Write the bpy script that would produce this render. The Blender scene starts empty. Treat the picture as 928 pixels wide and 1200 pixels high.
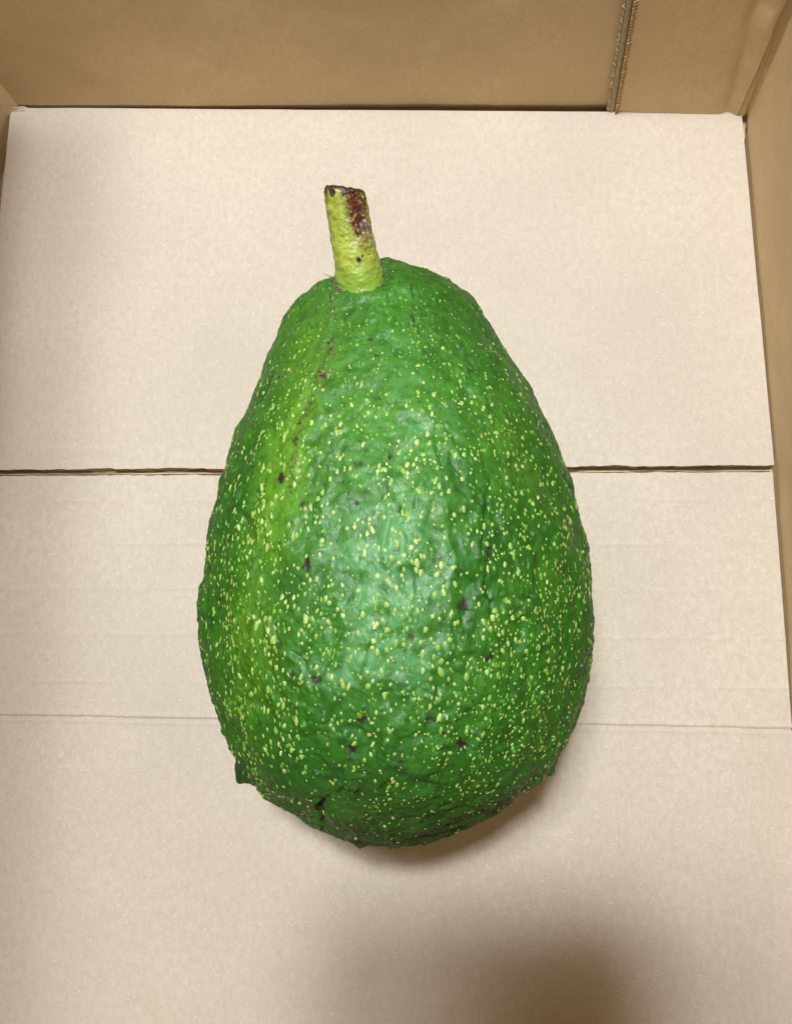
import bpy, math, random
import numpy as np
from mathutils import Matrix, Vector

random.seed(7)
rng = np.random.default_rng(11)
S = bpy.context.scene
COL = S.collection

# ------------------------------------------------------------------ camera
F, CX, CY, H = 867.0, 464.0, 600.0, 0.27
NAD = (508.0, 738.0)
d_ = np.array([NAD[0] - CX, -(NAD[1] - CY), -F]); d_ /= np.linalg.norm(d_)
z_ = -d_
y_ = np.array([0.0, 1.0, 0.0]); y_ = y_ - z_ * (y_ @ z_); y_ /= np.linalg.norm(y_)
x_ = np.cross(y_, z_)
B = np.stack([x_, y_, z_], 1)                 # world -> camera
cam_data = bpy.data.cameras.new('camera')
cam = bpy.data.objects.new('camera', cam_data); COL.objects.link(cam)
m = Matrix([list(B.T[i]) + [0] for i in range(3)] + [[0, 0, 0, 1]])
m.translation = Vector((0, 0, H))
cam.matrix_world = m
cam_data.sensor_fit = 'VERTICAL'; cam_data.sensor_height = 24.0
cam_data.lens = F / 1200.0 * 24.0
cam_data.clip_start = 0.01; cam_data.clip_end = 50.0
S.camera = cam

def proj(p):
    q = (np.asarray(p, float) - np.array([0, 0, H])) @ B.T
    return CX + F * q[..., 0] / -q[..., 2], CY - F * q[..., 1] / -q[..., 2]

def at(u, v, z=0.0):                          # pixel of the photo -> point on the plane z
    u = np.asarray(u, float); v = np.asarray(v, float)
    r = np.stack([(u - CX) / F, -(v - CY) / F, -np.ones_like(u)], -1) @ B
    k = (np.asarray(z, float) - H) / r[..., 2]
    return r * k[..., None] + np.array([0, 0, H])

# ------------------------------------------------------------------ light
W = bpy.data.worlds.new('World'); S.world = W; W.use_nodes = True
bg = W.node_tree.nodes['Background']
bg.inputs[0].default_value = (1.0, 0.72, 0.43, 1); bg.inputs[1].default_value = 0.165

def lamp(name, loc, target, size, power, color, size_y=None):
    l = bpy.data.lights.new(name, 'AREA'); l.energy = power; l.color = color
    l.shape = 'RECTANGLE' if size_y else 'SQUARE'; l.size = size
    if size_y: l.size_y = size_y
    o = bpy.data.objects.new(name, l); COL.objects.link(o); o.location = loc
    o.rotation_euler = (Vector(target) - Vector(loc)).to_track_quat('-Z', 'Y').to_euler()
    return o
lamp('desk_lamp_a', (-0.026, 0.185, 0.70), (0.01, 0.09, 0), 0.055, 3.25, (0.95, 0.985, 1.0))
lamp('desk_lamp_b', (-0.098, 0.185, 0.70), (0.01, 0.09, 0), 0.085, 2.50, (0.95, 0.985, 1.0))
S.view_settings.view_transform = 'Standard'; S.view_settings.look = 'None'
S.view_settings.exposure = 0.0; S.view_settings.gamma = 1.0
S.render.engine = 'CYCLES'
S.cycles.max_bounces = 8

# ------------------------------------------------------------------ helpers
def hash3(ix, iy, iz, seed):
    h = (ix.astype(np.int64) * 374761393 + iy.astype(np.int64) * 668265263 + iz.astype(np.int64) * 2147483647 + seed * 974634777) & 0xffffffff
    h = ((h ^ (h >> 13)) * 1274126177) & 0xffffffff
    h = ((h ^ (h >> 16)) * 2246822519) & 0xffffffff
    return ((h ^ (h >> 15)) & 0xffffff) / float(0xffffff)

def vnoise(p, seed=0):                        # smooth value noise, -1..1
    p = np.asarray(p, float); i = np.floor(p).astype(np.int64); f = p - i
    f = f * f * f * (f * (f * 6 - 15) + 10); r = 0
    for dx in (0, 1):
        for dy in (0, 1):
            for dz in (0, 1):
                w = (f[..., 0] if dx else 1 - f[..., 0]) * (f[..., 1] if dy else 1 - f[..., 1]) * (f[..., 2] if dz else 1 - f[..., 2])
                r = r + w * hash3(i[..., 0] + dx, i[..., 1] + dy, i[..., 2] + dz, seed)
    return r * 2 - 1

def fbm(p, seed=0, n=3):
    a, r, t = 1.0, 0, 0
    for k in range(n):
        r = r + a * vnoise(np.asarray(p) * 2.03 ** k + 17.3 * k, seed + k); t += a; a *= 0.5
    return r / t

def cells(p, seed=0):                         # worley: distance to nearest, second, and a value per cell
    p = np.asarray(p, float); i = np.floor(p).astype(np.int64)
    d1 = np.full(p.shape[:-1], 9.0); d2 = d1.copy(); cid = np.zeros(p.shape[:-1])
    for dx in (-1, 0, 1):
        for dy in (-1, 0, 1):
            for dz in (-1, 0, 1):
                j0, j1, j2 = i[..., 0] + dx, i[..., 1] + dy, i[..., 2] + dz
                q = [j + 0.5 + 0.8 * (hash3(j0, j1, j2, seed + s) - 0.5) for j, s in ((j0, 1), (j1, 2), (j2, 3))]
                dd = np.sqrt((q[0] - p[..., 0]) ** 2 + (q[1] - p[..., 1]) ** 2 + (q[2] - p[..., 2]) ** 2)
                c = hash3(j0, j1, j2, seed + 5)
                near = dd < d1
                d2 = np.where(near, d1, np.minimum(d2, dd)); cid = np.where(near, c, cid); d1 = np.where(near, dd, d1)
    return d1, d2, cid

def mesh(name, verts, faces, mat, parent=None, smooth=True, attrs=None):
    verts = np.ascontiguousarray(verts, dtype=np.float32).reshape(-1, 3)
    me = bpy.data.meshes.new(name)
    if isinstance(faces, np.ndarray):
        n, k = faces.shape
        me.vertices.add(len(verts)); me.vertices.foreach_set('co', verts.ravel())
        me.loops.add(n * k); me.loops.foreach_set('vertex_index', faces.astype(np.int32).ravel())
        me.polygons.add(n); me.polygons.foreach_set('loop_start', np.arange(n, dtype=np.int32) * k)
        me.polygons.foreach_set('loop_total', np.full(n, k, dtype=np.int32))
        me.update(calc_edges=True)
    else:
        me.from_pydata(verts.tolist(), [], faces); me.update()
    for an, av in (attrs or {}).items():
        a = me.attributes.new(an, 'FLOAT', 'POINT'); a.data.foreach_set('value', np.ascontiguousarray(av, dtype=np.float32).ravel())
    if smooth: me.polygons.foreach_set('use_smooth', np.ones(len(me.polygons), dtype=bool))
    me.materials.append(mat)
    o = bpy.data.objects.new(name, me); COL.objects.link(o)
    if parent is not None: o.parent = parent
    return o

def grid_faces(nu, nv, base=0, closed=False, flip=False):
    i = np.arange(nu - 1)[:, None]; j = np.arange(nv if closed else nv - 1)[None, :]
    j2 = (j + 1) % nv if closed else j + 1
    q = np.stack(np.broadcast_arrays(i * nv + j, i * nv + j2, (i + 1) * nv + j2, (i + 1) * nv + j), -1).reshape(-1, 4) + base
    return q[:, ::-1] if flip else q

def slab(name, P, N, th, mat, parent):        # P: grid of points (nu, nv, 3), N: thickness direction (same shape or vector)
    nu, nv = P.shape[:2]
    Q = P + np.asarray(N) * th
    V = np.concatenate([P.reshape(-1, 3), Q.reshape(-1, 3)]); n = nu * nv
    f = [grid_faces(nu, nv), grid_faces(nu, nv, n, flip=True)]
    def side(idx, rev):
        a, b = idx[:-1], idx[1:]
        q = np.stack([a, b, b + n, a + n], -1)
        f.append(q[:, ::-1] if rev else q)
    ids = np.arange(n).reshape(nu, nv)
    side(ids[0], False); side(ids[-1], True); side(ids[:, 0], True); side(ids[:, -1], False)
    o = mesh(name, V, np.concatenate(f), mat, parent)
    e = o.modifiers.new('edge split', 'EDGE_SPLIT'); e.split_angle = math.radians(50)
    return o

def quad_grid(a, b, c, d, nu, nv):            # a-b along v at u=0, d-c at u=1
    u = np.linspace(0, 1, nu)[:, None, None]; v = np.linspace(0, 1, nv)[None, :, None]
    a, b, c, d = map(np.asarray, (a, b, c, d))
    return (1 - u) * ((1 - v) * a + v * b) + u * ((1 - v) * d + v * c)

class NT:
    def __init__(s, name):
        s.m = bpy.data.materials.new(name); s.m.use_nodes = True; s.t = s.m.node_tree
        s.b = s.t.nodes['Principled BSDF']
    def n(s, kind, **kw):
        x = s.t.nodes.new(kind)
        for k, v in kw.items():
            if k.startswith('i_'):
                k = k[2:]; x.inputs[int(k) if k.isdigit() else k].default_value = v
            else: setattr(x, k, v)
        return x
    def l(s, a, b): s.t.links.new(a, b)
    def coords(s, scale=(1, 1, 1)):
        c = s.n('ShaderNodeTexCoord'); mp = s.n('ShaderNodeMapping'); mp.inputs['Scale'].default_value = scale
        s.l(c.outputs['Object'], mp.inputs[0]); return mp.outputs[0]
    def noise(s, vec, scale, detail=3, rough=0.5, dist=0.0):
        x = s.n('ShaderNodeTexNoise', i_Scale=scale, i_Detail=detail, i_Roughness=rough, i_Distortion=dist); s.l(vec, x.inputs['Vector']); return x.outputs[0]
    def ramp(s, fac, lo, hi, a=0.0, b=1.0):
        x = s.n('ShaderNodeMapRange'); x.inputs[1].default_value = lo; x.inputs[2].default_value = hi
        x.inputs[3].default_value = a; x.inputs[4].default_value = b; s.l(fac, x.inputs[0]); return x.outputs[0]
    def mix(s, fac, a, b, blend='MIX'):
        x = s.n('ShaderNodeMix', data_type='RGBA', blend_type=blend)
        for k, v in ((0, fac), (6, a), (7, b)):
            if hasattr(v, 'links') or hasattr(v, 'is_linked'): s.l(v, x.inputs[k])
            else: x.inputs[k].default_value = v if k == 0 else (*v, 1) if len(v) == 3 else v
        return x.outputs[2]
    def math(s, op, a, b=0.0):
        x = s.n('ShaderNodeMath', operation=op)
        for k, v in ((0, a), (1, b)):
            if hasattr(v, 'is_linked'): s.l(v, x.inputs[k])
            else: x.inputs[k].default_value = v
        return x.outputs[0]
    def attr(s, name): return s.n('ShaderNodeAttribute', attribute_name=name).outputs['Fac']
    def bump(s, h, dist, strength=1.0, normal=None):
        x = s.n('ShaderNodeBump', i_Strength=strength, i_Distance=dist); s.l(h, x.inputs['Height'])
        if normal is not None: s.l(normal, x.inputs['Normal'])
        return x.outputs[0]

# ------------------------------------------------------------------ materials
def cardboard(name, col, dark, light, flute=(0, 0, 0)):
    k = NT(name)
    v = k.coords()
    big = k.noise(v, 14, 4, 0.55)
    mott = k.noise(k.coords((1.5, 1, 1)), 300, 5, 0.68)
    fib = k.noise(k.coords((1, 3.2, 1.0)), 900, 2, 0.5, 0.6)
    fib2 = k.noise(k.coords((3.0, 1, 1.0)), 760, 2, 0.5, 0.8)
    speck = k.noise(v, 1500, 1, 0.5)
    c = k.mix(k.ramp(big, 0.35, 0.65), [x * 0.92 for x in col], [min(1, x * 1.04) for x in col])
    c = k.mix(k.ramp(mott, 0.36, 0.64, 0, 0.62), c, dark)
    c = k.mix(k.ramp(fib, 0.61, 0.72, 0, 0.7), c, light)
    c = k.mix(k.ramp(fib2, 0.64, 0.74, 0, 0.6), c, light)
    c = k.mix(k.ramp(speck, 0.72, 0.80, 0, 0.45), c, [x * 0.45 for x in dark])
    k.l(c, k.b.inputs['Base Color']); k.b.inputs['Roughness'].default_value = 0.75
    k.b.inputs['Specular IOR Level'].default_value = 0.25
    h = k.math('ADD', mott, k.math('MULTIPLY', fib, 0.6))
    k.l(k.bump(h, 0.00012, 0.55), k.b.inputs['Normal'])
    return k.m
CARD = cardboard('kraft_liner', (0.685, 0.61, 0.515), (0.585, 0.50, 0.40), (0.86, 0.80, 0.71))
CARDW = cardboard('kraft_liner_shaded', (0.70, 0.53, 0.32), (0.62, 0.455, 0.26), (0.76, 0.61, 0.40))  # browner copy of the kraft liner, wall shade and bounce put into its colour
k = NT('board_core'); nn = k.noise(k.coords((0.25, 1, 1)), 900, 4, 0.6)
k.l(k.mix(k.ramp(nn, 0.3, 0.7), (0.06, 0.038, 0.02), (0.22, 0.15, 0.085)), k.b.inputs['Base Color']); k.b.inputs['Roughness'].default_value = 0.9
CORE = k.m
k = NT('crushed_board_edge'); nn = k.noise(k.coords(), 1400, 4, 0.6)
k.l(k.mix(k.ramp(nn, 0.3, 0.7), (0.33, 0.26, 0.18), (0.50, 0.40, 0.28)), k.b.inputs['Base Color']); k.b.inputs['Roughness'].default_value = 0.85
CRUSH = k.m

# ------------------------------------------------------------------ the box
def root(name, label, cat):
    o = bpy.data.objects.new(name, None); COL.objects.link(o); o.empty_display_size = 0.05
    o['label'] = label; o['category'] = cat; return o
box = root('cardboard_box', 'open brown corrugated cardboard box seen from above, its bottom flaps under the avocado', 'box')

T = 0.003                                     # board thickness
BL = at(14, 126); BR = at(868, 132); R2 = at(907, 545); R3 = at(926, 850)
BL = np.array([BL[0], BL[1], 0]); x_left = float(BL[0]); y_near = -0.172
SEAM_L = at(0, 550)[1]; SEAM_R = at(907, 545)[1]
def seam_y(x, rgt=SEAM_R, lft=SEAM_L):
    x0 = at(0, 549)[0]; x1 = R2[0]; return lft + (rgt - lft) * (x - x0) / (x1 - x0)
def ragged(x, seed, amp=0.00038):
    p = np.stack([x * 120, x * 0, x * 0 + seed], -1)
    return amp * (fbm(p, 3 + seed, 3) + 0.6 * vnoise(p * 4, 9 + seed))

def warp(P, seed, amp=0.0005):
    q = P * np.array([16, 16, 16]); q[..., 2] += seed
    return amp * vnoise(q, seed) + 0.00012 * vnoise(P * 60 + seed, seed + 2)

GAP = 0.0025
# far bottom flap
nu, nv = 160, 240
sl = seam_y(x_left); sr = seam_y(R2[0])
G = quad_grid([x_left - 0.0005, sl, 0], [R2[0], sr, 0], [BR[0], BR[1], 0], [x_left, BL[1], 0], nu, nv)
G[0, :, 1] += ragged(G[0, :, 0], 1) ; G[1, :, 1] += 0.5 * ragged(G[1, :, 0], 1)
G[..., 2] += warp(G, 1)
G[..., 2] += 0.0007 * np.exp(-(((G[..., 0] - x_left) / 0.006) ** 2)) * 1.0
slab('bottom_flap', G, (0, 0, -1), T, CARD, box)
# near bottom flap, with its score line
yn = y_near
def near_grid(x0, x1):
    n2 = 760
    Gn = quad_grid([x0, yn, 0], [x1, yn, 0], [x1, seam_y(x1) - GAP, 0], [x0, seam_y(x0) - GAP, 0], n2, nv)
    Gn[-1, :, 1] += ragged(Gn[-1, :, 0], 4, 0.0003); Gn[-2, :, 1] += 0.5 * ragged(Gn[-2, :, 0], 4, 0.0003)
    return Gn
G = near_grid(x_left - 0.0005, R3[0] + 0.0005)
crL = at(0, 839)[1]; crR = at(926, 855)[1]; cx0 = at(0, 839)[0]; cx1 = R3[0]
cy = crL + (crR - crL) * (G[..., 0] - cx0) / (cx1 - cx0)
dy = G[..., 1] - cy - 0.00015 * vnoise(np.stack([G[..., 0] * 90, G[..., 0] * 0, G[..., 0] * 0], -1), 5)
G[..., 2] += warp(G, 5) - 0.0005
G[..., 2] -= 0.0008 * np.exp(-(dy / 0.00042) ** 2) - 0.00025 * np.exp(-((dy + 0.0012) / 0.0009) ** 2) - 0.0002 * np.exp(-((dy - 0.0012) / 0.0009) ** 2)
for i, v in enumerate((586, 637, 690, 744, 800)):     # flute lines pressed into the liner
    y0 = at(300, v)[1]
    a = 0.5 + 0.5 * vnoise(np.stack([G[..., 0] * 45, G[..., 0] * 0 + i * 7.7, G[..., 0] * 0], -1), 8)
    G[..., 2] += 0.00030 * a * np.exp(-((G[..., 1] - y0 - 0.0004 * i * G[..., 0]) / 0.00075) ** 2)
slab('bottom_flap', G, (0, 0, -1), T, CARD, box)
# torn liner and fluting strands inside the seam
fl = []; ff = []
xs = np.linspace(x_left, R2[0] - 0.0006, 460)
for s in range(3):
    yy = seam_y(xs) - 0.0003 - s * 0.0008 + 0.0003 * fbm(np.stack([xs * 60, xs * 0 + s * 9, xs * 0], -1), 20 + s, 3)
    zz = -0.0018 - 0.0006 * s % 0.0016 + 0.0006 * fbm(np.stack([xs * 50, xs * 0 + s * 5, xs * 0], -1), 40 + s, 3)
    w = 0.00016 * (0.6 + 0.9 * np.abs(fbm(np.stack([xs * 90, xs * 0 + s * 3, xs * 0], -1), 50 + s, 2)))
    b0 = len(xs) * 4 * s
    ring = np.stack([np.stack([xs, yy + w * cx_, zz + w * cz_], -1) for cx_, cz_ in ((1, 0), (0, .7), (-1, 0), (0, -.7))], 1)
    fl.append(ring.reshape(-1, 3)); ff.append(grid_faces(len(xs), 4, b0, closed=True))
o = mesh('torn_fluting', np.concatenate(fl), np.concatenate(ff), CORE, box); o['label'] = 'ragged brown fluting strands along the middle seam'
# inner minor flaps below, closing the bottom
y_far = max(BL[1], BR[1]) + 0.014
for a, b in ((x_left - 0.003, -0.0351), (-0.0349, R3[0] + 0.003)):
    G = quad_grid([a, yn - .002, -T - 0.0012], [b, yn - .002, -T - 0.0012], [b, y_far, -T - 0.0012], [a, y_far, -T - 0.0012], 12, 12)
    G[..., 2] += 0.0001 * vnoise(G * 20, 3)
    slab('minor_flap', G, (0, 0, -1), T, CARDW, box)

HW = 0.150                                    # wall height
zb = -0.006
def wall(name, path, z0, z1, th, mat, seed, nz=110, amp=0.0006, edge=None, lean=0.0, extra=None):
    path = np.asarray(path, float)            # (n,2) plan curve, inside is to the left
    t = np.gradient(path, axis=0); t /= np.linalg.norm(t, axis=1)[:, None]
    nrm = np.stack([-t[:, 1], t[:, 0]], -1)   # towards the inside
    z = np.linspace(z0, z1, nz)
    P = np.zeros((nz, len(path), 3)); P[..., :2] = path[None]; P[..., 2] = z[:, None]
    dsp = amp * fbm(P * 22 + seed, seed, 2) + 0.00010 * vnoise(P * 110 + seed, seed + 1)
    dsp = dsp - lean * (z[:, None] - z0)
    if extra is not None: dsp = dsp + extra(P, path)
    P[..., :2] += nrm[None] * dsp[..., None]
    if edge is not None: edge(P, z)
    N = np.zeros_like(P); N[..., :2] = -nrm[None]
    return slab(name, P, N, th, mat, box), P
def seg(a, b, n): return [np.array(a[:2]) * (1 - s) + np.array(b[:2]) * s for s in np.linspace(0, 1, n)]

# far wall: its foot stands a little beyond the flap, leaving the dark gap
fo = 0.0012
FL = np.array([at(30, 123)[0], BL[1] + fo - 0.0006]); FR = np.array([BR[0] + 0.001, BR[1] + fo + 0.0014])
wall('far_wall', seg(FR, FL + np.array([-0.012, 0.0]), 160), 0.0009, HW, T, CARDW, 3)
G = quad_grid([x_left - .02, BL[1] + .0055, -.009], [x_left - .02, BL[1] + .0055, .008], [BR[0] + .01, BR[1] + .0075, .008], [BR[0] + .01, BR[1] + .0075, -.009], 6, 4)
slab('dark_gap_backing', G, (0, 1, 0), T, CORE, box)  # added backing, coloured dark to stand for the shade in the gap
# left wall
LX = x_left - 0.0016
lp = [at(27, 121)[:2] + np.array([0.0015, 0.010]), at(27, 121)[:2], at(8, 140)[:2], at(-6, 200)[:2], np.array([LX - 0.006, y_near - 0.003])]
lpath = seg(lp[0], lp[1], 8) + seg(lp[1], lp[2], 14)[1:] + seg(lp[2], lp[3], 20)[1:] + seg(lp[3], lp[4], 150)[1:]
wall('left_wall', lpath, zb, HW, T, CARDW, 5, amp=0.0008)
# near wall
wall('near_wall', seg([LX, y_near], [R3[0] + 0.004, y_near], 120), zb, HW, T, CARDW, 7)
# right wall with the glued joint tab folded round the far right corner
tabx = at(720, 128)[0]; tq = 0.0028
C0 = np.array([tabx, at(722, 128)[1] - 0.0013]); C1 = np.array([BR[0] - 0.002, BR[1] - 0.0012])
def corner_extra(P, path):
    s = np.arange(P.shape[1])[None, :]
    return 0
tab = seg(C0, C1, 120)
rad = []
cc = np.array([BR[0] + 0.0012, BR[1] - 0.0022])
for a in np.linspace(90, 0, 30):
    rr = 0.0028 * (1 + 0.25 * math.sin(math.radians(a * 4)))
    rad.append(cc + rr * np.array([math.cos(math.radians(a)) - 1 + 0.35, math.sin(math.radians(a))]))
right = seg([BR[0] + 0.0014, BR[1] - 0.0045], [R2[0] + 0.0007, R2[1]], 90) + seg([R2[0] + 0.0007, R2[1]], [R3[0] + 0.0008, R3[1]], 60)[1:] + seg([R3[0] + 0.0008, R3[1]], [R3[0] + 0.0008, y_near - 0.002], 60)[1:]
full = np.array(tab + rad + right)
nt = len(tab) + len(rad) + 4
# fold the tab: reversed so the inside lies to the left of the path
fullr = full[::-1]; cut = len(fullr) - nt
zt = np.linspace(0.0003, HW, 150)
def creased(P, path):
    # crushed fold: a concave dark channel, then a bulge, wavering with height
    L = np.concatenate([[0], np.cumsum(np.linalg.norm(np.diff(path, axis=0), axis=1))])
    i0 = len(path) - len(tab)                 # where the tab begins
    s = L[i0] - L[None, :]                    # >0 on the right wall side, <0 on the tab
    z = P[..., 2]
    wob = 0.0016 * fbm(np.stack([z * 70, z * 0, z * 0], -1), 31, 3)
    s = s + wob + 0.06 * z
    return -0.0012 * np.exp(-((s + 0.004) / 0.0022) ** 2) + 0.0017 * np.exp(-((s - 0.0025) / 0.0026) ** 2) - 0.0003 * np.exp(-((s - 0.009) / 0.004) ** 2)
t_ = np.gradient(fullr, axis=0); t_ /= np.linalg.norm(t_, axis=1)[:, None]
for _ in range(6): t_[1:-1] = (t_[:-2] + t_[1:-1] * 2 + t_[2:]) / 4
t_ /= np.linalg.norm(t_, axis=1)[:, None]
nr = np.stack([-t_[:, 1], t_[:, 0]], -1)
P = np.zeros((150, len(fullr), 3)); P[..., :2] = fullr[None]; P[..., 2] = zt[:, None]
P[..., 2] = np.where(np.arange(len(fullr))[None, :] < cut, zb + (P[..., 2] - zt[0]) * (HW - zb) / (HW - zt[0]), P[..., 2])
dd = creased(P, fullr) + 0.0005 * fbm(P * 22 + 4, 4, 2) + 0.0001 * vnoise(P * 120, 8)
P[..., :2] += nr[None] * dd[..., None]
P[..., 0] -= 0.125 * np.maximum(P[..., 2], 0)
Nn = np.zeros_like(P); Nn[..., :2] = -nr[None]
slab('right_wall', P[:, :cut + 1].copy(), Nn[:, :cut + 1], T, CARDW, box)
Ptab = P[:, cut:].copy()
slab('joint_tab', Ptab, Nn[:, cut:], 0.0022, CARDW, box)['label'] = 'glued joint tab overlapping the far wall with a serrated knife cut edge'
# crushed edge strip of the tab and its two rows of teeth
edge = Ptab[:, -1].copy()                     # seam edge going up
zz = np.linspace(edge[0, 2] - 0.0006, HW, 300)
ex = np.interp(zz, edge[:, 2], edge[:, 0]); ey = np.interp(zz, edge[:, 2], edge[:, 1])
ang = np.linspace(0, math.pi, 9)
wst = 0.0025
ring = np.stack([np.stack([ex - wst * 0.5 - wst * 0.5 * math.cos(a) + 0.00008 * vnoise(np.stack([zz * 700, zz * 0 + a, zz * 0], -1), 60),
                           ey + 0.0014 - 0.0016 * math.sin(a) ** 0.7, zz], -1) for a in ang], 1)
ring = np.concatenate([ring, np.stack([ex - wst * .5, ey + 0.0022, zz], -1)[:, None]], 1)
o = mesh('edge_strip', ring.reshape(-1, 3), grid_faces(len(zz), 10, closed=True), CRUSH, box); o['label'] = 'greyish crushed edge strip of the joint tab'
tv, tf = [], []
pitch = 0.00125
for side, off, ln in ((1, 0.0000, 0.0021), (-1, -wst - 0.00005, 0.0008)):
    zc_ = edge[0, 2]
    while zc_ < HW - 0.002:
        L_ = ln * random.uniform(0.75, 1.2); hz = pitch * 0.36
        x0 = float(np.interp(zc_, edge[:, 2], edge[:, 0])) + off; y0 = float(np.interp(zc_, edge[:, 2], edge[:, 1])) - (0.0002 if side > 0 else -0.0010)
        b0 = len(tv); lift = random.uniform(0.0007, 0.0013)
        tv += [(x0, y0 + .0002, zc_ - hz), (x0, y0 + .0002, zc_ + hz), (x0, y0 - lift, zc_ + hz * 0.7), (x0, y0 - lift, zc_ - hz * 0.7), (x0 + side * L_, y0 + 0.0001, zc_ + random.uniform(-.0001, .0001))]
        tf += [(0 + b0, 3 + b0, 2 + b0, 1 + b0), (3 + b0, 4 + b0, 2 + b0), (2 + b0, 4 + b0, 1 + b0), (0 + b0, 4 + b0, 3 + b0)]
        zc_ += pitch * random.uniform(0.93, 1.07)
o = mesh('serration', tv, tf, CARDW, box, smooth=False); o['kind'] = 'stuff'
# crumpled liner at the two far corners
def crumple(c, w, h, seed, rot=0):
    n = 26; u = np.linspace(-1, 1, n)
    U, V = np.meshgrid(u, u, indexing='ij')
    fall = np.clip(1 - np.maximum(abs(U), abs(V)) ** 2, 0, 1)
    X = U * w * (1 + .15 * vnoise(np.stack([V * 3, V * 0, V * 0 + seed], -1), seed)); Y = V * h * (1 + .2 * vnoise(np.stack([U * 3, U * 0, U * 0 + seed], -1), seed + 1))
    q = np.stack([U * 1.3, V * 2.2, U * 0 + seed], -1)
    Z = fall ** 0.5 * (0.0013 + 0.0016 * vnoise(q, seed))
    c_, s_ = math.cos(rot), math.sin(rot)
    Pp = np.stack([c[0] + X * c_ - Y * s_, c[1] + X * s_ + Y * c_, c[2] - 0.0006 + Z], -1)
    o = mesh('crumpled_corner', Pp.reshape(-1, 3), grid_faces(n, n, flip=True), CARD, box)
    return o
c1 = at(852, 131.5); crumple(c1, 0.0062, 0.0012, 3, -0.05)['label'] = 'crushed pale liner at the far right floor corner'
c2 = at(20, 129); crumple(c2, 0.0042, 0.0012, 5, 0.1)['label'] = 'crushed pale liner at the far left floor corner'

# unseen top flaps; the left one is added to shade the floor
def flap(x0, x1, y, z0, z1, dyy, seed):
    G = quad_grid([x0, y, z0], [x1, y, z0], [x1 - .004, y + dyy, z1], [x0 + .004, y + dyy, z1], 30, 40)
    G[..., 1] += 0.0006 * fbm(G * 20 + seed, seed, 2)
    slab('shade_flap', G, (0, 1, 0), T, CARDW, box)
FLAPS = True
if FLAPS:
    G = quad_grid([LX - .001, y_near, HW + .0005], [LX - .001, FL[1] - .004, HW + .0005], [LX + .053, FL[1] - .014, HW + .088], [LX + .053, y_near + .01, HW + .088], 30, 40)
    G[..., 0] += 0.0008 * fbm(G * 20, 3, 2)
    slab('shade_flap', G, (-.8, 0, .6), T, CARDW, box)  # unseen flap, added and leaned in to darken the floor's left edge

# ------------------------------------------------------------------ the avocado
avo = root('avocado', 'large pear shaped green avocado with pale speckles and a cut stem on the box bottom', 'avocado')
Ltr = np.array([(475, 307), (462, 309), (450, 313), (425, 318), (398, 324), (380, 330), (352, 348), (335, 372), (325, 400), (310, 435), (298, 465), (288, 492), (272, 520), (266, 545), (258, 575), (250, 600), (245, 630), (240, 660), (236, 690), (235, 722), (237, 760), (243, 790), (250, 820), (262, 855), (272, 885), (285, 910), (312, 935), (340, 957), (370, 972), (400, 984), (425, 989), (455, 991)], float)
Rtr = np.array([(477, 307), (495, 309), (515, 318), (530, 328), (551, 350), (565, 372), (580, 396), (598, 428), (612, 447), (627, 470), (640, 492), (650, 515), (662, 550), (672, 580), (684, 620), (690, 660), (694, 700), (694, 740), (690, 780), (683, 820), (666, 862), (643, 900), (620, 925), (590, 948), (560, 965), (530, 979), (500, 989), (465, 991)], float)
def zaxis(t): return 0.0505 - 0.004 * np.clip((t - 0.45) / 0.55, 0, 1) ** 1.5      # t: 0 bottom, 1 stem end
NS = 61
s_k = np.linspace(0, 1, NS); t_k = (1 - np.cos(math.pi * s_k)) / 2
yb, yt = at(460, 985, .05)[1], at(440, 315, .05)[1]
cxk = np.zeros(NS); Rk = 0.05 * np.sin(math.pi * s_k) ** 0.8
ZF = 0.96
th_l = np.linspace(0, 2 * math.pi, 73)[:-1]
for it in range(30):
    y = yb + (yt - yb) * t_k; zc = zaxis(t_k)
    P3 = np.stack([cxk[:, None] + Rk[:, None] * np.cos(th_l), np.broadcast_to(y[:, None], (NS, 72)), zc[:, None] + ZF * Rk[:, None] * np.sin(th_l)], -1)
    U, V = proj(P3)
    iL, iR = U.argmin(1), U.argmax(1); ar = np.arange(NS)
    uL, vL, uR, vR = U[ar, iL], V[ar, iL], U[ar, iR], V[ar, iR]
    tL = np.interp(np.clip(vL, 307, 991), Ltr[:, 1], Ltr[:, 0]); tR = np.interp(np.clip(vR, 307, 991), Rtr[:, 1], Rtr[:, 0])
    px = (H - zc) / F * 1.03
    cxk += 0.6 * px * ((tL - uL) + (tR - uR)) / 2; Rk += 0.6 * px * ((tR - uR) - (tL - uL)) / 2
    Rk = np.clip(Rk, 0.0, 0.08)
    lim = 0.125 * np.sqrt(np.clip(t_k, 0, 1)) ; Rk = np.minimum(Rk, lim)
    Rk = np.minimum(Rk, 0.10 * np.sqrt(np.clip(1 - t_k, 0, 1)))
    for _ in range(2):
        Rk[1:-1] = (Rk[:-2] + 2 * Rk[1:-1] + Rk[2:]) / 4
    cxk[1:-1] = (cxk[:-2] + 2 * cxk[1:-1] + cxk[2:]) / 4
    cxk[:3] = cxk[3]; cxk[-3:] = cxk[-4]
    Rk[0] = Rk[-1] = 0.0
    yb += 0.5 * ((V.max() - 990) * 0.00025); yt -= 0.5 * ((307 - V.min()) * 0.00025)
print('fit', yb, yt, V.min(), V.max(), Rk.max(), np.abs(tL - uL)[8:-8].max(), np.abs(tR - uR)[8:-8].max())

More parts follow.
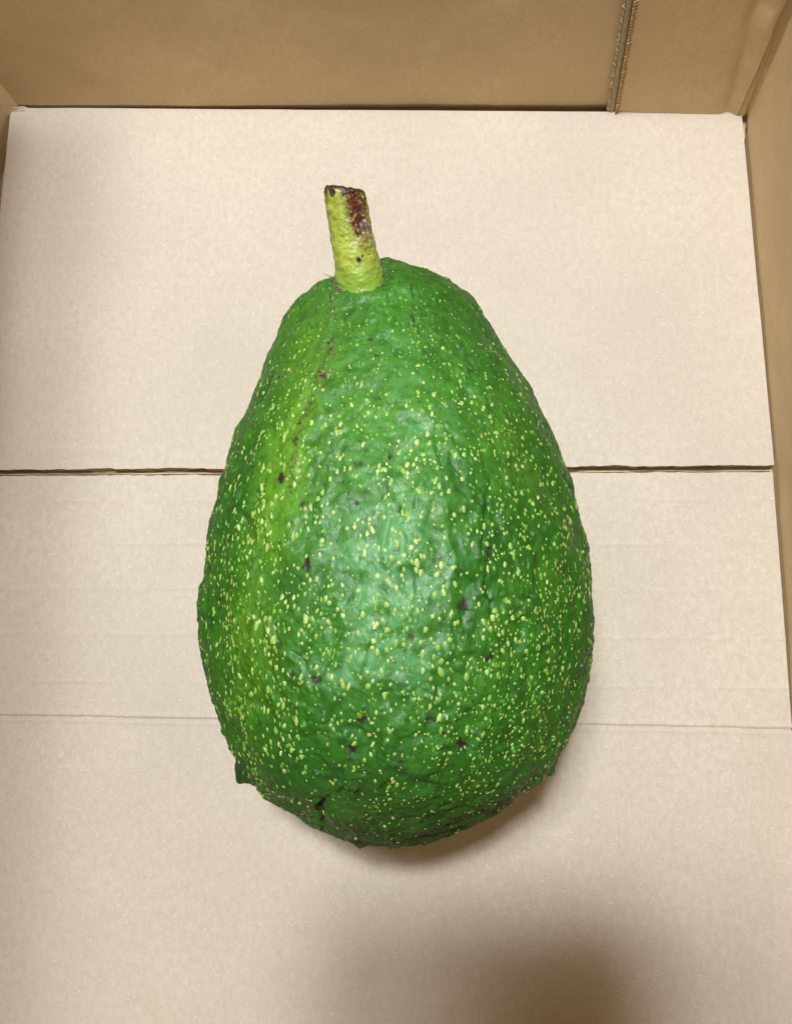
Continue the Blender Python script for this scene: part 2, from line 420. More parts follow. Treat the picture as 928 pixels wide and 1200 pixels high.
NR, NC = 760, 900
s_f = np.linspace(0, 1, NR); t_f = (1 - np.cos(math.pi * s_f)) / 2
def smooth_interp(sf, sk, yk):                # Catmull-Rom
    n = len(sk); x = sf * (n - 1); i = np.clip(np.floor(x).astype(int), 0, n - 2); f = x - i
    p0, p1, p2, p3 = yk[np.maximum(i - 1, 0)], yk[i], yk[i + 1], yk[np.minimum(i + 2, n - 1)]
    return 0.5 * (2 * p1 + (p2 - p0) * f + (2 * p0 - 5 * p1 + 4 * p2 - p3) * f * f + (3 * p1 - p0 - 3 * p2 + p3) * f ** 3)
Rf = np.maximum(smooth_interp(s_f, s_k, Rk), 1e-5); cf = smooth_interp(s_f, s_k, cxk)
yf = yb + (yt - yb) * t_f; zf = zaxis(t_f)
th = np.linspace(0, 2 * math.pi, NC + 1)[:-1]
A = np.stack([cf[:, None] + Rf[:, None] * np.cos(th), np.broadcast_to(yf[:, None], (NR, NC)), zf[:, None] + ZF * Rf[:, None] * np.sin(th)], -1)
def normals(A):
    du = np.gradient(A, axis=0); Aw = np.concatenate([A[:, -1:], A, A[:, :1]], 1); dv = (Aw[:, 2:] - Aw[:, :-2]) / 2
    n = np.cross(dv, du); l = np.linalg.norm(n, axis=-1, keepdims=True); n = n / np.maximum(l, 1e-12)
    n[0] = (0, -1, 0); n[-1] = (0, 1, 0)
    return n
Nrm = normals(A)
if (Nrm[NR // 2, 0] @ np.array([1, 0, 0])) < 0: Nrm = -Nrm; Nrm[0] = (0, -1, 0); Nrm[-1] = (0, 1, 0)
Q = A * 1000.0                                # millimetres
U, V = proj(A)
view = np.array([0, 0, H]) - A; view /= np.linalg.norm(view, axis=-1, keepdims=True)
facing = (Nrm * view).sum(-1)
seen = np.clip(facing * 5, 0, 1)
disp = np.zeros((NR, NC))
wp0 = np.stack([vnoise(Q / 9.0, 112), vnoise(Q / 9.0, 113), vnoise(Q / 9.0, 114)], -1)
body = np.clip(s_f * 12, 0, 1)[:, None] * np.clip((1 - s_f) * 12, 0, 1)[:, None]
low = np.clip((0.62 - t_f) / 0.4, 0, 1)[:, None]   # rougher towards the blossom end
disp += 0.85 * fbm(Q / 17.0, 1, 2) * body
disp += 0.85 * fbm((Q + 2.5 * np.roll(wp0, 1, -1)) / 8.0, 17, 2) * body                       # broad lumps
l2 = fbm((Q + 2.5 * wp0) * np.array([1 / 7.5, 1 / 12.0, 1 / 7.5]), 5, 3)
disp += (0.82 + 0.35 * low) * (-(np.abs(l2)) * 1.6 + 0.4) * body         # soft folds running lengthwise
wp = np.stack([vnoise(Q / 5.0, 12), vnoise(Q / 5.0, 13), vnoise(Q / 5.0, 14)], -1)
d1, d2, cid = cells((Q + 1.6 * wp) * np.array([1 / 3.3, 1 / 4.6, 1 / 3.3]), 3)
pl = np.clip((d2 - d1) / 0.17, 0, 1); pl = pl * pl * (3 - 2 * pl)
disp += (0.10 + 0.08 * low) * (pl - 0.5) + 0.07 * (cid - 0.5) * pl
rid = 1 - np.abs(fbm((Q + 1.2 * wp) * np.array([1 / 2.1, 1 / 3.0, 1 / 2.1]), 21, 3)) * 2.4
disp += 0.11 * rid * body
disp += 0.06 * fbm(Q / 1.5, 22, 2)
disp += 0.028 * vnoise(Q / 0.55, 25)
wart = np.clip(vnoise(Q / 2.8, 33) - 0.52, 0, 1) * 1.1 * (.35 + .65 * low)
disp += wart * body
mark = np.zeros((NR, NC)); russ = np.zeros((NR, NC)); crv = np.zeros((NR, NC))
def blob(u, v, a, b, rot=0.0):
    c, s = math.cos(rot), math.sin(rot); du, dv = U - u, V - v
    x, y = du * c + dv * s, -du * s + dv * c
    return np.exp(-((x / a) ** 2 + (y / b) ** 2)) * seen
nz_edge = 1 + 0.55 * vnoise(Q / 0.7, 41)
wu0 = U + 3.2 * vnoise(Q / 1.0, 66) + 1.5 * vnoise(Q / 0.45, 67); wv0 = V + 3.2 * vnoise(Q / 1.0, 68) + 1.5 * vnoise(Q / 0.45, 69)
def blobw(u, v, a, b): return np.exp(-(((wu0 - u) / a) ** 2 + ((wv0 - v) / b) ** 2)) * seen
# dark pits and scars of the photograph: u, v, half width, half height, darkness, depth (mm)
PITS = [(331, 560, 4, 5.5, 1, .25), (349, 517, 3, 6, .8, .15), (346, 540, 2.5, 3, .8, .1), (360, 660, 4.2, 9, 1.2, .3), (544, 709, 8, 9, .8, .25), (424, 843, 4.5, 5.5, 1.2, .5), (414, 879, 5, 5.5, 1, .35), (541, 873, 6.5, 6, 1, .5), (524, 876, 9, 2.5, .6, .3),
        (572, 648, 3.5, 7, .9, .3), (457, 535, 3, 4, .9, .2), (419, 545, 4, 4, .7, .2), (400, 563, 3, 3, .7, .2), (549, 437, 4, 6, .6, .3), (484, 378, 3, 6, .8, .4), (370, 796, 5, 5, 1, .7), (376, 942, 5, 8, 1, .8), (573, 771, 4, 4, 1, .4), (599, 723, 2.5, 2.5, .9, .2),
        (481, 746, 4, 5, .8, .3), (418, 587, 3, 2.5, .9, .2), (329, 755, 10, 3.5, .45, .4), (468, 598, 3, 3, .6, .2), (513, 648, 3, 2.5, .9, .2), (505, 845, 6, 3, .7, .4), (560, 650, 2, 2.5, .8, .1), (520, 622, 3, 3, .7, .3), (465, 643, 3, 6, .6, .2),
        (271, 725, 2.5, 2.5, 1, .1), (277, 760, 2.5, 2.5, 1, .1), (434, 398, 2.5, 2.5, .9, .1), (440, 415, 2, 2, .8, .1), (472, 905, 4, 3, .6, .2), (346, 792, 3, 3, .6, .2), (397, 618, 3, 3, .5, .1), (596, 563, 3, 3, .4, .2), (468, 890, 3, 3, .9, .2), (519, 860, 3, 4, .9, .2), (355, 590, 3, 3, .8, .1), (340, 575, 2, 3, .8, .1), (612, 700, 3, 3, .6, .2)]
for u, v, a, b, dk, dp in PITS:
    g = blobw(u, v, a * 1.1, b * 1.1)
    mark = np.maximum(mark, np.clip((g * nz_edge - 0.30) * 2.8, 0, 1) * dk)
    disp -= dp * blob(u, v, a * 1.3, b * 1.3)
for k_ in range(110):
    u, v = rng.uniform(250, 690), rng.uniform(330, 960); r_ = rng.uniform(0.8, 1.7)
    g = blob(u, v, r_, r_ * rng.uniform(.9, 1.8)); mark = np.maximum(mark, np.clip((g - 0.35) * 3, 0, 1) * rng.uniform(.5, 1)); disp -= 0.08 * g
for u, v, a, b in ((384, 405, 9, 26), (379, 440, 9, 20), (391, 370, 6, 30), (396, 345, 7, 14), (352, 500, 5, 22), (360, 478, 6, 14), (345, 540, 5, 14)):
    russ = np.maximum(russ, blob(u, v, a, b, 0.12))
sm = np.clip(vnoise(Q / 1.1, 51) * 1.6 + vnoise(Q / 0.5, 52) * 0.9 + 0.1, 0, 1)
russ = russ * sm
mark = np.maximum(mark, russ * np.clip(vnoise(Q / 0.55, 53) * 4 - .5, 0, 1) * 1.3)
disp += 0.12 * russ
# creases: pixel polylines, width px, depth mm
CRE = [([(574, 560), (568, 600), (566, 640), (570, 690), (578, 730), (592, 775), (592, 800)], 4, .42), ([(318, 722), (322, 745), (334, 755), (352, 768), (370, 795)], 4, .5), ([(371, 798), (390, 765), (402, 738)], 3.5, .35), ([(410, 925), (385, 932), (374, 945), (376, 962)], 4, .7),
       ([(510, 790), (512, 815), (505, 845)], 3.5, .45), ([(600, 722), (622, 700), (615, 680)], 3, .3), ([(508, 520), (520, 555), (513, 580)], 3, .2), ([(386, 335), (392, 380), (376, 430), (352, 490)], 4, .2), ([(360, 600), (345, 640), (330, 700)], 4, .15), ([(484, 340), (487, 375), (500, 420)], 3.5, .35),
       ([(520, 500), (548, 545), (565, 600)], 4, .25), ([(466, 560), (480, 640), (487, 700), (478, 750)], 4, .22), ([(430, 470), (400, 500), (366, 560)], 4, .22), ([(440, 740), (425, 790), (428, 840)], 4, .25), ([(543, 400), (560, 450), (596, 520), (612, 600)], 4, .25), ([(300, 500), (285, 580), (290, 640)], 5, .25)]
wu = U + 2.6 * vnoise(Q / 2.2, 61) + 1.0 * vnoise(Q / 0.8, 63); wv = V + 2.6 * vnoise(Q / 2.2, 62)
brk = np.clip(0.55 + 1.3 * vnoise(Q / 3.4, 64) + .5 * vnoise(Q / 1.3, 65), 0, 1.2)
for pts, w, dp in CRE:
    best = np.full((NR, NC), 1e9); sgn = np.zeros((NR, NC))
    for (a0, b0), (a1, b1) in zip(pts[:-1], pts[1:]):
        ex_, ey_ = a1 - a0, b1 - b0; L2 = ex_ * ex_ + ey_ * ey_
        tt = np.clip(((wu - a0) * ex_ + (wv - b0) * ey_) / L2, 0, 1)
        dx_, dy_ = wu - a0 - tt * ex_, wv - b0 - tt * ey_; dd_ = np.hypot(dx_, dy_)
        sg = np.sign(dx_ * ey_ - dy_ * ex_)
        nb = dd_ < best; best = np.where(nb, dd_, best); sgn = np.where(nb, sg, sgn)
    x = best * sgn
    disp += brk * seen * dp * 1.5 * (-np.exp(-(x / (w * 0.55)) ** 2) + 0.75 * np.exp(-((x + w * 1.6) / (w * 1.4)) ** 2))
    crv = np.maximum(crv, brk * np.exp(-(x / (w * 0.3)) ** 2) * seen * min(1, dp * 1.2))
# stem cavity
ed = np.hypot((U - 423) / 36, (V - 326) / 17)
disp += (-1.3 * np.exp(-ed ** 2) + 0.7 * np.exp(-((ed - 1.35) / .35) ** 2)) * (facing > -.2)
# warts on the outline
for u, v, a, hgt in ((284, 905, 9.5, 2.3), (235, 724, 3.5, .6), (422, 987, 6, .7), (645, 899, 7, 1.0), (552, 350, 7, .6), (629, 470, 6, .4), (665, 550, 5, .35), (691, 795, 5, .6), (690, 640, 6, .3), (268, 545, 5, .3), (250, 815, 5, .35), (311, 932, 6, .35), (336, 955, 5, .3), (683, 822, 6, .3), (322, 402, 5, .25), (262, 855, 5, .3), (590, 948, 6, .3), (243, 640, 5, .25)):
    best = np.hypot(U - u, V - v); i = np.argmin(best + 1e3 * (np.abs(facing) > 0.35)); p0 = A.reshape(-1, 3)[i]
    dm = np.linalg.norm(A - p0, axis=-1); rm = a * 0.00025
    disp += .9 * hgt * np.exp(-(dm / rm) ** 2.0)
    tipd = np.maximum(tipd if 'tipd' in globals() else 0, np.clip(hgt - .7, 0, 1) * np.exp(-(dm / rm / 1.1) ** 2))
    # warts lean towards the blossom end
    lean_ = np.exp(-(dm / rm) ** 2) * hgt * 0.0007
    A[..., 1] -= lean_
A2 = A + Nrm * disp[..., None] / 1000.0
A2[0] = A2[0].mean(0); A2[-1] = A2[-1].mean(0)
A2[..., 2] = np.where(A2[..., 2] < 0.0005, 0.0005 + (A2[..., 2] - 0.0005) * 0.15, A2[..., 2])
# skin colour fields: own yellow tint, then painted light, shade and sheen
yellow = blob(325, 600, 26, 85, 0.20) + 0.75 * blob(352, 500, 24, 70, 0.25) + 0.55 * blob(380, 400, 34, 60, .2) + 0.55 * blob(300, 760, 30, 90) + 0.35 * blob(430, 480, 60, 60) + .3 * blob(600, 520, 30, 60, -.3)
yellow = np.clip(yellow * (1 + 0.5 * l2) + 0.05 + 0.25 * fbm(Q / 13, 71, 3), 0, 1)
painted_lit = blob(440, 650, 95, 150) + 0.85 * blob(470, 470, 90, 100) + 0.5 * blob(470, 800, 90, 70) + .7 * blob(430, 370, 80, 50)  # brighter green middle, the lit zone painted into the colour
painted_lit = np.clip(painted_lit + 0.35 * fbm(Q / 6, 75, 3), 0, 1)
shade_and_tips = np.clip(np.clip((0.21 - t_f) / .17, 0, 1)[:, None] * (.75 + .5 * fbm(Q / 7, 78, 3)) + .5 * np.clip(-l2 - .1, 0, 1) + 1.3 * tipd, 0, 1)  # painted shade at the blossom end, plus mottling and dark wart tips
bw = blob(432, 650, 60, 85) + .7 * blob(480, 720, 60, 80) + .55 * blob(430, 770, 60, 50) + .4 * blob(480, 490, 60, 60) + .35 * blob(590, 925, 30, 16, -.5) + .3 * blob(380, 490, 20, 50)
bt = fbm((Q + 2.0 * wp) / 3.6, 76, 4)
painted_sheen = np.clip(bw * (.55 + 1.9 * bt) - .14, 0, .62)  # highlight sheen painted as mint patches in the skin colour
pale = (disp - disp.min()) / (disp.max() - disp.min())

# ---- skin material
k = NT('avocado_skin')
v = k.coords()
c = k.mix(k.ramp(k.noise(v, 120, 6, .65), .3, .7), (0.009, 0.088, 0.003), (0.030, 0.180, 0.006))
c = k.mix(k.ramp(k.attr('yellow'), 0, 1, 0, .85), c, (0.135, 0.33, 0.010))
c = k.mix(k.math('MULTIPLY', k.attr('painted_lit'), k.ramp(k.noise(v, 260, 4, .6), .3, .7, .35, .8)), c, (0.088, 0.31, 0.040))
c = k.mix(k.ramp(k.noise(v, 900, 3, .55), .4, .75, 0, .35), c, (0.010, 0.07, 0.010))
c = k.mix(k.ramp(k.noise(v, 330, 5, .65), .48, .66, 0, .5), c, (0.006, 0.055, 0.006))
c = k.mix(k.attr('painted_sheen'), c, (0.135, 0.375, 0.145))
c = k.mix(k.math('MULTIPLY', k.attr('shade_and_tips'), .82), c, (0.008, 0.040, 0.007))
c = k.mix(k.math('MULTIPLY', k.attr('crease'), .8), c, (0.010, 0.055, 0.012))  # crease shade painted dark into the skin colour
c = k.mix(k.math('MULTIPLY', k.attr('russet'), .95), c, (0.15, 0.135, 0.055))
vo = k.n('ShaderNodeTexVoronoi', i_Scale=620.0); vo.inputs['Randomness'].default_value = 1.0; k.l(k.coords((1, .6, 1)), vo.inputs['Vector'])
vc = k.n('ShaderNodeSeparateColor'); k.l(vo.outputs['Color'], vc.inputs[0])
tiny = k.math('MULTIPLY', k.ramp(vo.outputs['Distance'], .28, .16), k.ramp(vc.outputs[0], .60, .64))
c = k.mix(k.math('MULTIPLY', tiny, .5), c, (0.22, 0.46, 0.10))
c = k.mix(k.attr('mark'), c, (0.028, 0.014, 0.016))
k.l(c, k.b.inputs['Base Color'])
k.l(k.ramp(k.noise(v, 500, 3, .6), .3, .7, .42, .60), k.b.inputs['Roughness'])
k.b.inputs['Specular IOR Level'].default_value = 0.52
k.b.inputs['Subsurface Weight'].default_value = 0.0
h1 = k.noise(v, 1500, 3, .55); h2 = k.noise(k.coords((1, .5, 1)), 520, 3, .6)
k.l(k.bump(h1, 0.00012, .7, k.bump(h2, 0.00040, .7)), k.b.inputs['Normal'])
SKIN = k.m
fc = grid_faces(NR, NC, closed=True)
skin = mesh('skin', A2, fc, SKIN, avo, attrs={'yellow': yellow, 'painted_lit': painted_lit, 'mark': mark, 'russet': russ, 'crease': crv, 'shade_and_tips': shade_and_tips, 'painted_sheen': painted_sheen})

# ---- lenticels: small raised corky dots, a few thousand
N2 = normals(A2)
if (N2[NR // 2, 0] @ Nrm[NR // 2, 0]) < 0: N2 = -N2
def lens_density(u, v, vis):
    g = lambda a, b, sx, sy: np.exp(-(((u - a) / sx) ** 2 + ((v - b) / sy) ** 2))
    d = 0.34 + 0.70 * g(640, 720, 60, 130) + 0.9 * g(590, 850, 100, 80) + 0.30 * g(280, 740, 50, 140) + 0.25 * g(430, 740, 130, 140) - 0.12 * g(470, 960, 180, 50)
    d = d + .15 * g(620, 560, 60, 100)
    d = d * np.clip((v - 290) / 220, 0.25, 1) + .10 * g(470, 480, 90, 90)
    d = d * np.clip(vis * 1.5, .28, 1) ** .8
    return np.where(vis > 0.05, d, 0.55)
k = NT('lenticel_cork')
c = k.mix(k.attr('tint'), (0.17, 0.37, 0.025), (0.52, 0.62, 0.20))
c = k.mix(k.ramp(k.attr('tint2'), .97, .99), c, (0.46, 0.38, 0.14))
k.l(c, k.b.inputs['Base Color']); k.b.inputs['Roughness'].default_value = 0.45
LENT = k.m
area = (Rf[:, None] * np.linalg.norm(np.gradient(A[:, 0], axis=0), axis=-1)[:, None]) * np.ones((1, NC))
clump = np.clip(1.0 + 0.8 * vnoise(Q / 3.0, 81) + 0.5 * vnoise(Q / 9.0, 82), 0.1, 3)
streak = np.clip(1.0 + 0.6 * vnoise(Q * np.array([1 / 1.6, 1 / 12.0, 1 / 1.6]), 83), 0.1, 2.5)
pw = area * lens_density(U, V, facing) * clump * streak
pw[:14] = 0; pw[-22:] = 0; pw *= (mark < .2) * (tipd < .12)
pw = pw.ravel() / pw.sum()
cand = rng.choice(NR * NC, size=13800, replace=False, p=pw)
keep = []; cellsz = 0.0013; occ = set()
for c_ in cand:
    p = A2.reshape(-1, 3)[c_]; key = tuple(np.floor(p / cellsz).astype(int))
    if key in occ: continue
    occ.add(key); keep.append(c_)
keep = np.array(keep); K = len(keep); print('lenticels', K)
pp = A2.reshape(-1, 3)[keep]; nn_ = N2.reshape(-1, 3)[keep]
ax = np.array([0, 1.0, 0]) - nn_ * nn_[:, 1:2]; ax /= np.maximum(np.linalg.norm(ax, axis=1, keepdims=True), 1e-6)
bx_ = np.cross(nn_, ax)
ku, kv = U.ravel()[keep], V.ravel()[keep]
sz = np.clip(np.exp(rng.normal(0, .33, K)), .5, 1.65) * 0.00044
sz *= np.clip(.8 + (kv - 380) / 500, .8, 1.06) * np.where((ku > 480) & (kv > 800), .8, 1) * np.where(kv > 930, .8, 1) * np.where(ku < 310, .9, 1)
asp = np.clip(np.exp(rng.normal(.30, .22, K)), 1, 2) * (1 + .35 * np.exp(-((ku - 280) / 60) ** 2))
rot = rng.normal(0, .25, K)
a1 = ax * np.cos(rot)[:, None] + bx_ * np.sin(rot)[:, None]; b1 = -ax * np.sin(rot)[:, None] + bx_ * np.cos(rot)[:, None]
M = 8
lv = np.zeros((K, M * 2 + 1, 3)); an = np.linspace(0, 2 * math.pi, M + 1)[:-1]
irr = rng.uniform(.78, 1.2, (K, M))
for j in range(M):
    ca, sa = math.cos(an[j]), math.sin(an[j])
    off = a1 * (sz * asp * ca * irr[:, j] * .8)[:, None] + b1 * (sz * .8 * sa * irr[:, j])[:, None]
    lv[:, j] = pp + off - nn_ * 0.00007
    lv[:, M + j] = pp + off * .66 + nn_ * (sz * .11 + 0.00003)[:, None]
lv[:, 2 * M] = pp + nn_ * (sz * .17 + 0.00003)[:, None]
fq = []
for j in range(M):
    j2 = (j + 1) % M
    fq += [(j, j2, M + j2), (j, M + j2, M + j), (M + j, M + j2, 2 * M)]
fq = np.array(fq)
lf = (fq[None] + (np.arange(K) * (2 * M + 1))[:, None, None]).reshape(-1, 3)
if np.cross(b1[0], a1[0]) @ nn_[0] > 0: lf = lf[:, ::-1]
tint = np.clip(rng.uniform(-.1, .75, K) + .35 * np.exp(-(((ku - 430) / 130) ** 2 + ((kv - 600) / 220) ** 2)), 0, 1)  # random tint, paler in the middle to paint the highlight into the speckles
o = mesh('lenticel', lv, lf, LENT, avo, attrs={'tint': np.repeat(tint, 2 * M + 1), 'tint2': np.repeat(rng.uniform(0, 1, K), 2 * M + 1)})
o['kind'] = 'stuff'; o['label'] = 'pale yellow green corky speckles scattered over the skin'

# ---- stem
base_px = np.array([421.0, 322.0]); tip_px = np.array([402.0, 219.0])
i = np.argmin(np.hypot(U - 424, V - 327) + 1e3 * (facing < 0)); Pb = A2.reshape(-1, 3)[i]
Pb = at(base_px[0], base_px[1], Pb[2]); 
def stem_point(u, v, z): return at(u, v, z)
tip = at(tip_px[0], tip_px[1], Pb[2] + 0.0115)
sd = tip - Pb; Ls = np.linalg.norm(sd); sd /= Ls
sx = np.cross(sd, np.array([0, 0, 1.0])); sx /= np.linalg.norm(sx); sz_ = np.cross(sx, sd)   # sx right, sz_ towards the viewer
print('stem', Pb, tip, Ls)
ns, nc = 190, 200
ss = np.linspace(-0.36, 1, ns); aa = np.linspace(0, 2 * math.pi, nc + 1)[:-1]
wpx = np.interp(ss, [-.36, 0, .06, .3, .6, .85, 1.0], [31, 30.5, 29.5, 27.5, 26.0, 25.5, 25])
rs = wpx * (H - Pb[2]) / F * 0.985
SS, AA = np.meshgrid(ss, aa, indexing='ij')
ca, sa = np.cos(AA), np.sin(AA)               # ca: right, sa: towards the viewer
q3 = np.stack([ca * 6, SS * Ls * 1000, sa * 6], -1)
rad_ = rs[:, None] * (1 + 0.035 * vnoise(q3 / 5, 90)) 
bumps = 0.10 * vnoise(q3 / np.array([1.5, 1.0, 1.5]), 91) + 0.21 * vnoise(q3 / np.array([2.4, 1.5, 2.4]), 111) + 0.10 * np.clip(vnoise(q3 / np.array([.9, .7, .9]), 92), -.3, 1) + .05 * vnoise(q3 / .4, 93)
scar = np.exp(-(((AA - 0.98 - .08 * vnoise(q3 / 2, 94)) / .56) ** 2) - (((SS - 0.62) / .27) ** 2))
scar2 = np.exp(-(((AA - 1.15) / .40) ** 2) - (((SS - 0.86) / .12) ** 2)) * 1.1 + .7 * np.exp(-(((AA - 0.55) / .22) ** 2) - (((SS - 0.80) / .12) ** 2))
scar3 = 1.3 * np.exp(-(((AA - 0.70) / .17) ** 2) - (((SS - 0.52) / .15) ** 2))
blk = np.exp(-(((AA - 1.45) / .09) ** 2) - (((SS - 0.175) / .032) ** 2)) + np.exp(-(((AA - 1.25) / .05) ** 2) - (((SS - 0.21) / .015) ** 2))
bumps = bumps - .55 * scar * (1 + .7 * vnoise(q3 / .7, 95)) + .6 * scar3 - .3 * blk + .15 * scar2 * vnoise(q3 / .6, 96)
rad_ = rad_ + bumps / 1000
tipcut = (SS > 0.8) * (SS - 0.8) / 0.2
ypos = SS * Ls - tipcut * rs[:, None] * (0.26 * ca + 0.03 * sa) + 0.0007 * tipcut * vnoise(q3 / 2.4, 97) + 0.00025 * tipcut * vnoise(q3 / .9, 99)
rad_ *= 1 - 0.16 * np.clip((SS - .93) / .07, 0, 1) ** 2
SP = Pb + sd * ypos[..., None] + sx * (ca * rad_)[..., None] + sz_ * (sa * rad_ * .97)[..., None]
# cut face
rings = [SP]
last = SP[-1]; cen = last.mean(0)
for f_ in (.93, .8, .6, .4, .2, .03):
    rr = cen + (last - cen) * f_; ii = np.stack([ca[-1] * f_ * 4, sa[-1] * f_ * 4, 0 * ca[-1]], -1)
    rings.append((rr - sd * (0.0007 * (1 - f_) ** .5) + sd * (0.0003 * vnoise(ii, 98))[:, None])[None])
SPa = np.concatenate(rings); n3 = SPa.shape[0]
def ext(x, val): return np.concatenate([x, np.full((n3 - ns, nc), val)])
brown = np.clip(1.9 * scar * (0.75 + .6 * vnoise(q3 / np.array([.7, .5, .7]), 101)) + scar2 * (0.7 + 1.3 * vnoise(q3 / .7, 102)) + .55 * np.clip((SS - .80) / .15, 0, 1) * np.clip(vnoise(q3 / .8, 109) * 2 + .3, 0, 1), 0, 1)
rim = np.clip((SS - .915 + .03 * ca * 0 + .07 * vnoise(q3 / 1.6, 103) + .03 * vnoise(q3 / .5, 104) + .02 * ca) / .035, 0, 1)
black = np.clip(blk * 1.8, 0, 1) + np.clip((np.exp(-(((AA - .86) / .07) ** 2) - (((SS - 0.60) / .16) ** 2)) + np.exp(-(((AA - .42) / .06) ** 2) - (((SS - 0.83) / .1) ** 2))) * (1 + vnoise(q3 / .6, 105)), 0, 1) * .9
sp_ = np.clip(vnoise(q3 / .55, 106) * 5 - 3.4, 0, 1)
black = np.clip(black + sp_ * .5, 0, 1)
pink = np.clip(scar3 * (0.6 + 1.3 * vnoise(q3 / .6, 107)), 0, 1)
k = NT('stem_skin'); v = k.coords()
c = k.mix(k.ramp(k.noise(v, 420, 3, .6), .3, .7), (0.29, 0.385, 0.030), (0.50, 0.56, 0.10))
c = k.mix(k.ramp(k.noise(v, 1300, 3, .6), .5, .8, 0, .6), c, (0.22, 0.17, 0.02))
c = k.mix(k.attr('base_g'), c, (0.26, 0.42, 0.05))
c = k.mix(k.attr('brown'), c, (0.105, 0.022, 0.012))
c = k.mix(k.attr('pink'), c, (0.44, 0.30, 0.19))
c = k.mix(k.attr('rim'), c, (0.060, 0.028, 0.018))
c = k.mix(k.attr('black'), c, (0.020, 0.010, 0.010))
k.l(c, k.b.inputs['Base Color']); k.b.inputs['Roughness'].default_value = 0.45
k.b.inputs['Specular IOR Level'].default_value = 0.5
k.l(k.bump(k.noise(v, 1400, 3, .6), .00015, .6), k.b.inputs['Normal'])
bg_ = np.clip((.16 - SS) / .16, 0, 1)
mesh('stem', SPa, grid_faces(n3, nc, closed=True), k.m, avo, attrs={'brown': ext(brown, .3), 'rim': ext(rim, 1), 'black': ext(black, 0), 'pink': ext(pink, 0), 'base_g': ext(bg_, 0)})

# ---- dry calyx ring round the stem
k = NT('dry_calyx'); nn = k.noise(k.coords(), 1500, 4, .6)
k.l(k.mix(k.ramp(nn, .35, .65), (0.035, 0.03, 0.02), (0.30, 0.28, 0.19)), k.b.inputs['Base Color']); k.b.inputs['Roughness'].default_value = 0.8  # grey brown fibre, darkened to paint in the shadow at the stem's foot
vv, fr = [], []
_n = N2[NR // 2:].reshape(-1, 3); Af = A2[NR // 2:].reshape(-1, 3)
_k = np.linalg.norm(Af - Pb, axis=1) < .016; Af, Nf = Af[_k], _n[_k]
for a in np.linspace(0, 2 * math.pi, 150, endpoint=False):
    for rep in range(random.choice((0, 1, 1, 2, 2, 3)) if vnoise(np.array([math.cos(a) * 2.5, math.sin(a) * 2.5, 0.3]), 7) > -.15 else 0):
        r0 = 0.0071 * random.uniform(1.0, 1.06); best_ = None
        for tq_ in np.linspace(-.0045, .0035, 14):
            w_ = Pb + sd * tq_ + sx * math.cos(a) * r0 + sz_ * math.sin(a) * r0
            d_2 = ((Af - w_) ** 2).sum(1).min()
            if best_ is None or d_2 < best_[0]: best_ = (d_2, w_)
        p = best_[1]
        L_ = random.uniform(.0004, .0013); a2 = a + random.choice((-1, 1)) * random.uniform(.9, 1.6)
        dirn = sx * math.cos(a2) + sz_ * math.sin(a2)
        q = p + dirn * L_
        def drop(w, lift):
            j = np.argmin(((Af - w) ** 2).sum(1)); return Af[j] + Nf[j] * lift
        p_, q_ = drop(p, .0003), drop(q, random.uniform(.0001, .0006))
        wv_ = np.cross(q_ - p_, np.array([0, .3, .95])); wl = np.linalg.norm(wv_)
        if wl < 1e-9: continue
        wv_ = wv_ / wl * random.uniform(.00008, .00025); up = np.array([0, .00008, .00012]); b0 = len(vv)
        vv += [p_ - wv_, p_ + wv_, q_ + wv_ * .4, q_ - wv_ * .4, (p_ + q_) / 2 + up]
        fr += [(b0, b0 + 1, b0 + 4), (b0 + 1, b0 + 2, b0 + 4), (b0 + 2, b0 + 3, b0 + 4), (b0 + 3, b0, b0 + 4)]
# two dry hairs left of the stem
zc0 = Pb[2]
for (u0, v0, u1, v1) in ((394, 327, 379, 321), (396, 332, 384, 327)):
    a0 = at(u0, v0, zc0 - .001); a1_ = at(u1, v1, zc0 + .001); wv_ = np.array([0, .00014, .00007]); b0 = len(vv)
    vv += [a0 - wv_, a0 + wv_, a1_ + wv_ * .2, a1_ - wv_ * .2, (a0 + a1_) / 2 + np.array([0, 0, .00035])]
    fr += [(b0, b0 + 1, b0 + 4), (b0 + 1, b0 + 2, b0 + 4), (b0 + 2, b0 + 3, b0 + 4), (b0 + 3, b0, b0 + 4)]
o = mesh('dry_calyx', np.array(vv), fr, k.m, avo, smooth=False); o['label'] = 'frayed grey brown ring around the foot of the stem'

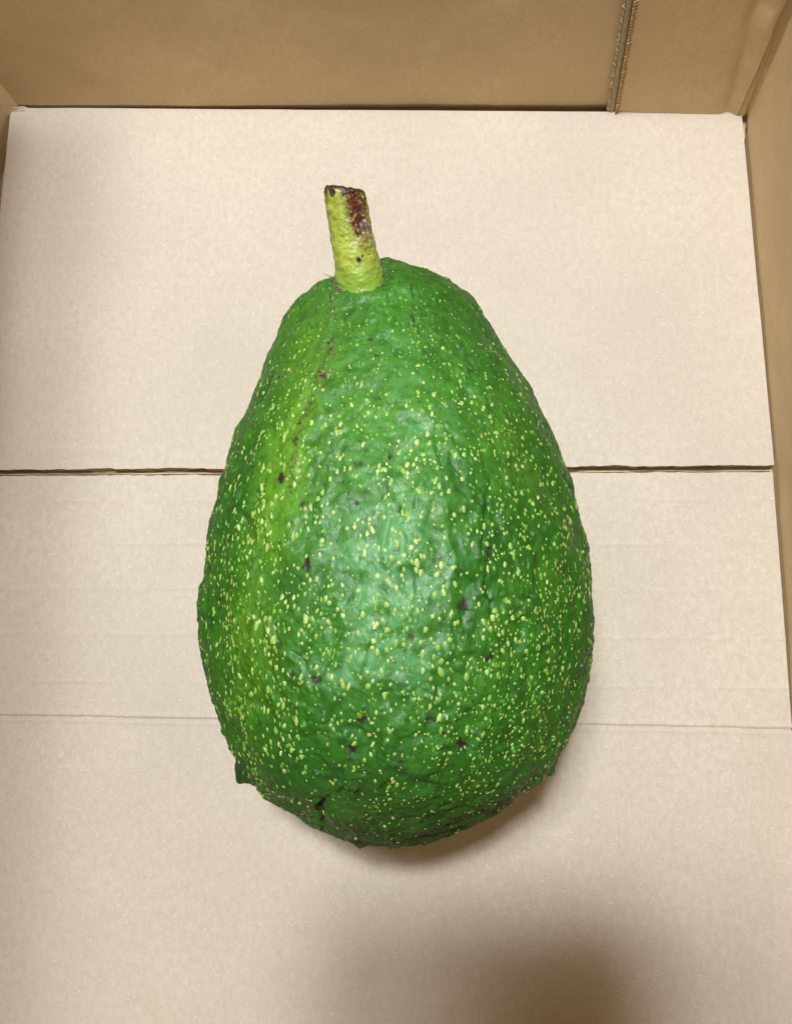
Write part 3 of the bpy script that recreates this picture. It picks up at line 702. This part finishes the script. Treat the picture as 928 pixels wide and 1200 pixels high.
# ------------------------------------------------------------------ the phone that takes the picture, just above the lens
ph = root('smartphone', 'dark smartphone above the open box, casting the shadow near the bottom edge', 'phone')
ph.matrix_world = Matrix.Translation(Vector((0, 0, H))) @ Matrix([list(B.T[i]) + [0] for i in range(3)] + [[0, 0, 0, 1]])
def flat(name, col, rough, metal=0.0):
    k = NT(name); k.l(k.mix(k.ramp(k.noise(k.coords(), 300, 3, .6), .3, .7), [x * .85 for x in col], [x * 1.15 for x in col]), k.b.inputs['Base Color'])
    k.b.inputs['Roughness'].default_value = rough; k.b.inputs['Metallic'].default_value = metal; return k.m
PB, PG, PM = flat('phone_back', (.03, .032, .036), .35), flat('phone_glass', (.008, .008, .010), .06), flat('phone_metal', (.25, .25, .26), .3, 1.0)
def rrect(x0, x1, y0, y1, r, z0, z1, bev=0.0, n=8):
    pts = []
    for cx_, cy_, a0 in ((x1 - r, y1 - r, 0), (x0 + r, y1 - r, 90), (x0 + r, y0 + r, 180), (x1 - r, y0 + r, 270)):
        for a in np.linspace(a0, a0 + 90, n): pts.append((cx_, cy_, math.radians(a)))
    V_ = []; prof = [(z0, -bev), (z0 + bev * .3, -bev * .3), (z0 + bev, 0), (z1 - bev, 0), (z1 - bev * .3, -bev * .3), (z1, -bev)]
    for z, o_ in prof:
        V_ += [(a + (r + o_) * math.cos(t), b + (r + o_) * math.sin(t), z) for a, b, t in pts]
    m_ = len(pts); f_ = []
    for i in range(len(prof) - 1):
        for j in range(m_):
            f_.append((i * m_ + j, i * m_ + (j + 1) % m_, (i + 1) * m_ + (j + 1) % m_, (i + 1) * m_ + j))
    f_.append(tuple(range(m_))[::-1]); f_.append(tuple(range((len(prof) - 1) * m_, len(prof) * m_)))
    return V_, f_
PX0, PX1, PY0, PY1 = -0.0365, 0.0340, -0.132, 0.0185
def add(name, args, mt, par=ph): o = mesh(name, *rrect(*args), mt, par, smooth=False); return o
body_ = add('phone_body', (PX0, PX1, PY0, PY1, .010, .0030, .0108, .0012), PM)
add('back_glass', (PX0 + .001, PX1 - .001, PY0 + .001, PY1 - .001, .009, .0026, .0031, .0002), PB)
add('screen', (PX0 + .0015, PX1 - .0015, PY0 + .0015, PY1 - .0015, .0085, .0107, .0111, .0001), PG)
cb = add('camera_bump', (-.0245, .0125, -.0165, .0135, .007, .0012, .0027, .0004), PB)
for cx_, cy_ in ((-.017, -.009), (.004, .004)):
    add('lens_ring', (cx_ - .0052, cx_ + .0052, cy_ - .0052, cy_ + .0052, .0051, .0004, .0013, .0002), PM, cb)
